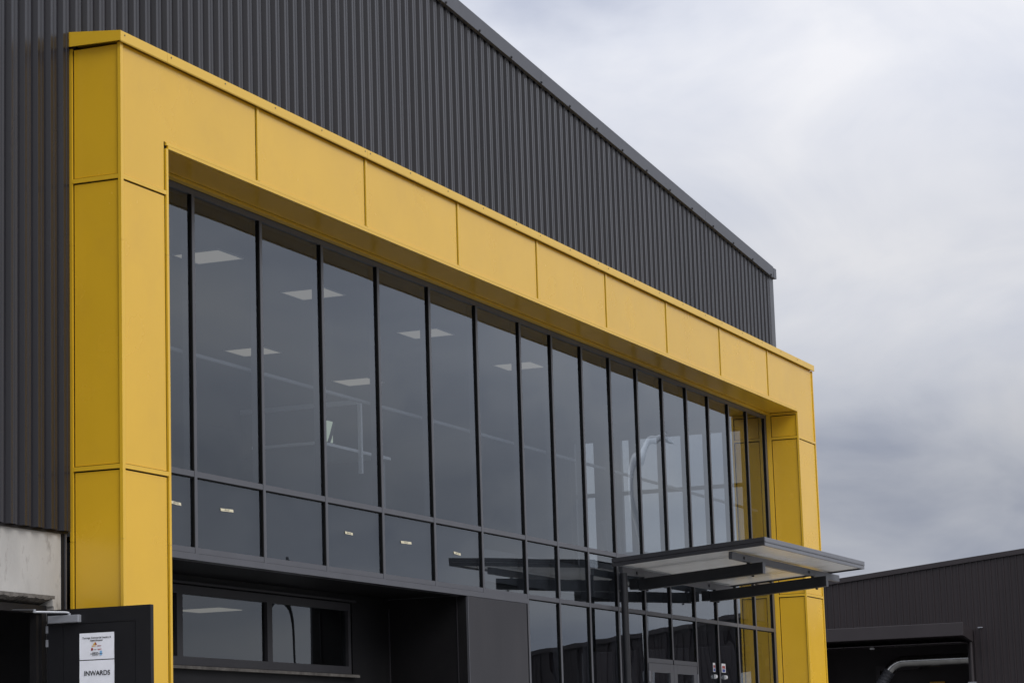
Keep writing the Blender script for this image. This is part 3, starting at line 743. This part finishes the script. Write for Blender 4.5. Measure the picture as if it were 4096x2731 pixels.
# galvanised duct under the awning
dt = thing('duct', 'shiny galvanised duct bending down under the dark awning of the shed', 'duct', (52.5, 6.5, 3.8))
XD, zD, rD = 52.5, 3.86, .155
def dseg(name, path, r=rD, m=None): return MB().tube(path, r, 24).build(name, m or GALV, dt, smooth=True)
dseg('pipe', [(XD, 4.45, zD), (XD, 5.80, zD)]); dseg('collar', [(XD, 5.80, zD), (XD, 6.06, zD)], rD+.012); dseg('pipe', [(XD, 6.06, zD), (XD, 6.80, zD)])
pth = []
for q in range(9):
    t_ = math.radians(55)*q/8; pth.append((XD, 6.80+.52*math.sin(t_), zD-.52*(1-math.cos(t_))))
for q in range(0, 8, 2): dseg('elbow', pth[q:q+3], rD+.002*(q % 4))
e_ = Vector(pth[-1]); dv = Vector((0, math.cos(math.radians(55)), -math.sin(math.radians(55))))
for q in range(7): 
    a_0 = e_+dv*(.10*q); a_1 = e_+dv*(.10*(q+1)-.006)
    dseg('hose_ring', [tuple(a_0), tuple((a_0+a_1)/2), tuple(a_1)], [rD-.012, rD+.006, rD-.012], LSTEEL)
lf = thing('light_fitting', 'small pale box lamp under the shed awning', 'lamp', (51.7, 7.5, 4.22))
B('body', WHITE, lf, 51.64, 51.72, 7.43, 7.54, 4.19, 4.26); B('bracket', SHEDT, lf, 51.66, 51.70, 7.47, 7.50, 4.262, 4.30)
sg = thing('warning_sign', 'small yellow sign low on the shed wall under the duct', 'sign', (54.9, 6.7, 3.3))
B('plate', OCHRE, sg, 54.93, 54.97, 6.3, 6.72, 3.18, 3.36); B('print', INK, sg, 54.925, 54.929, 6.36, 6.66, 3.24, 3.30)

# ================================================================== street lamps seen in the glass
def lamp(x, y, h, lab, arm=2.2, dirx=1, rx=1.9, rz=2.0, dz=2.2, thick=1.0, m_=None):
    LAMPG = m_ or globals()['LAMPG']
    t = thing('street_lamp', lab, 'street lamp', (x, y, 0), 'street lamps mirrored in the glass')
    pth = [(x, y, 0), (x, y, h*.35), (x, y, h-dz)]
    for q in range(1, 9):
        a = math.radians(80)*q/8; pth.append((x+dirx*rx*(1-math.cos(a)), y, h-dz+rz*math.sin(a)))
    pth.append((x+dirx*arm, y, h-.10))
    MB().tube(pth, [r_*thick for r_ in [.11, .095, .08]+[.07]*8+[.06]], 12).build('pole', LAMPG, t, smooth=True)
    hx = x+dirx*arm
    MB().hexa([(hx-.05, y-.14, h-.20), (hx+dirx*.75, y-.10, h-.14), (hx+dirx*.75, y+.10, h-.14), (hx-.05, y+.14, h-.20),
               (hx-.05, y-.09, h+.02), (hx+dirx*.70, y-.06, h-.06), (hx+dirx*.70, y+.06, h-.06), (hx-.05, y+.09, h+.02)]).build('head', LAMPG, t, .03)
    MB().tube([(hx+.1*dirx, y, h), (hx+.1*dirx, y, h+.10)], .05, 10).build('photocell', LAMPG, t)
lamp(41.7, -9.5, 9.4, 'curved grey street lamp mirrored in the upper glass near the far yellow pillar', arm=1.95, rx=1.55, rz=1.85, dz=2.0)
lamp(57.0, -25.0, 7.8, 'curved street lamp pole mirrored in the long ground floor window', dirx=-1, arm=4.2, rx=4.0, rz=3.1, dz=3.3, thick=1.5, m_=LAMPD)
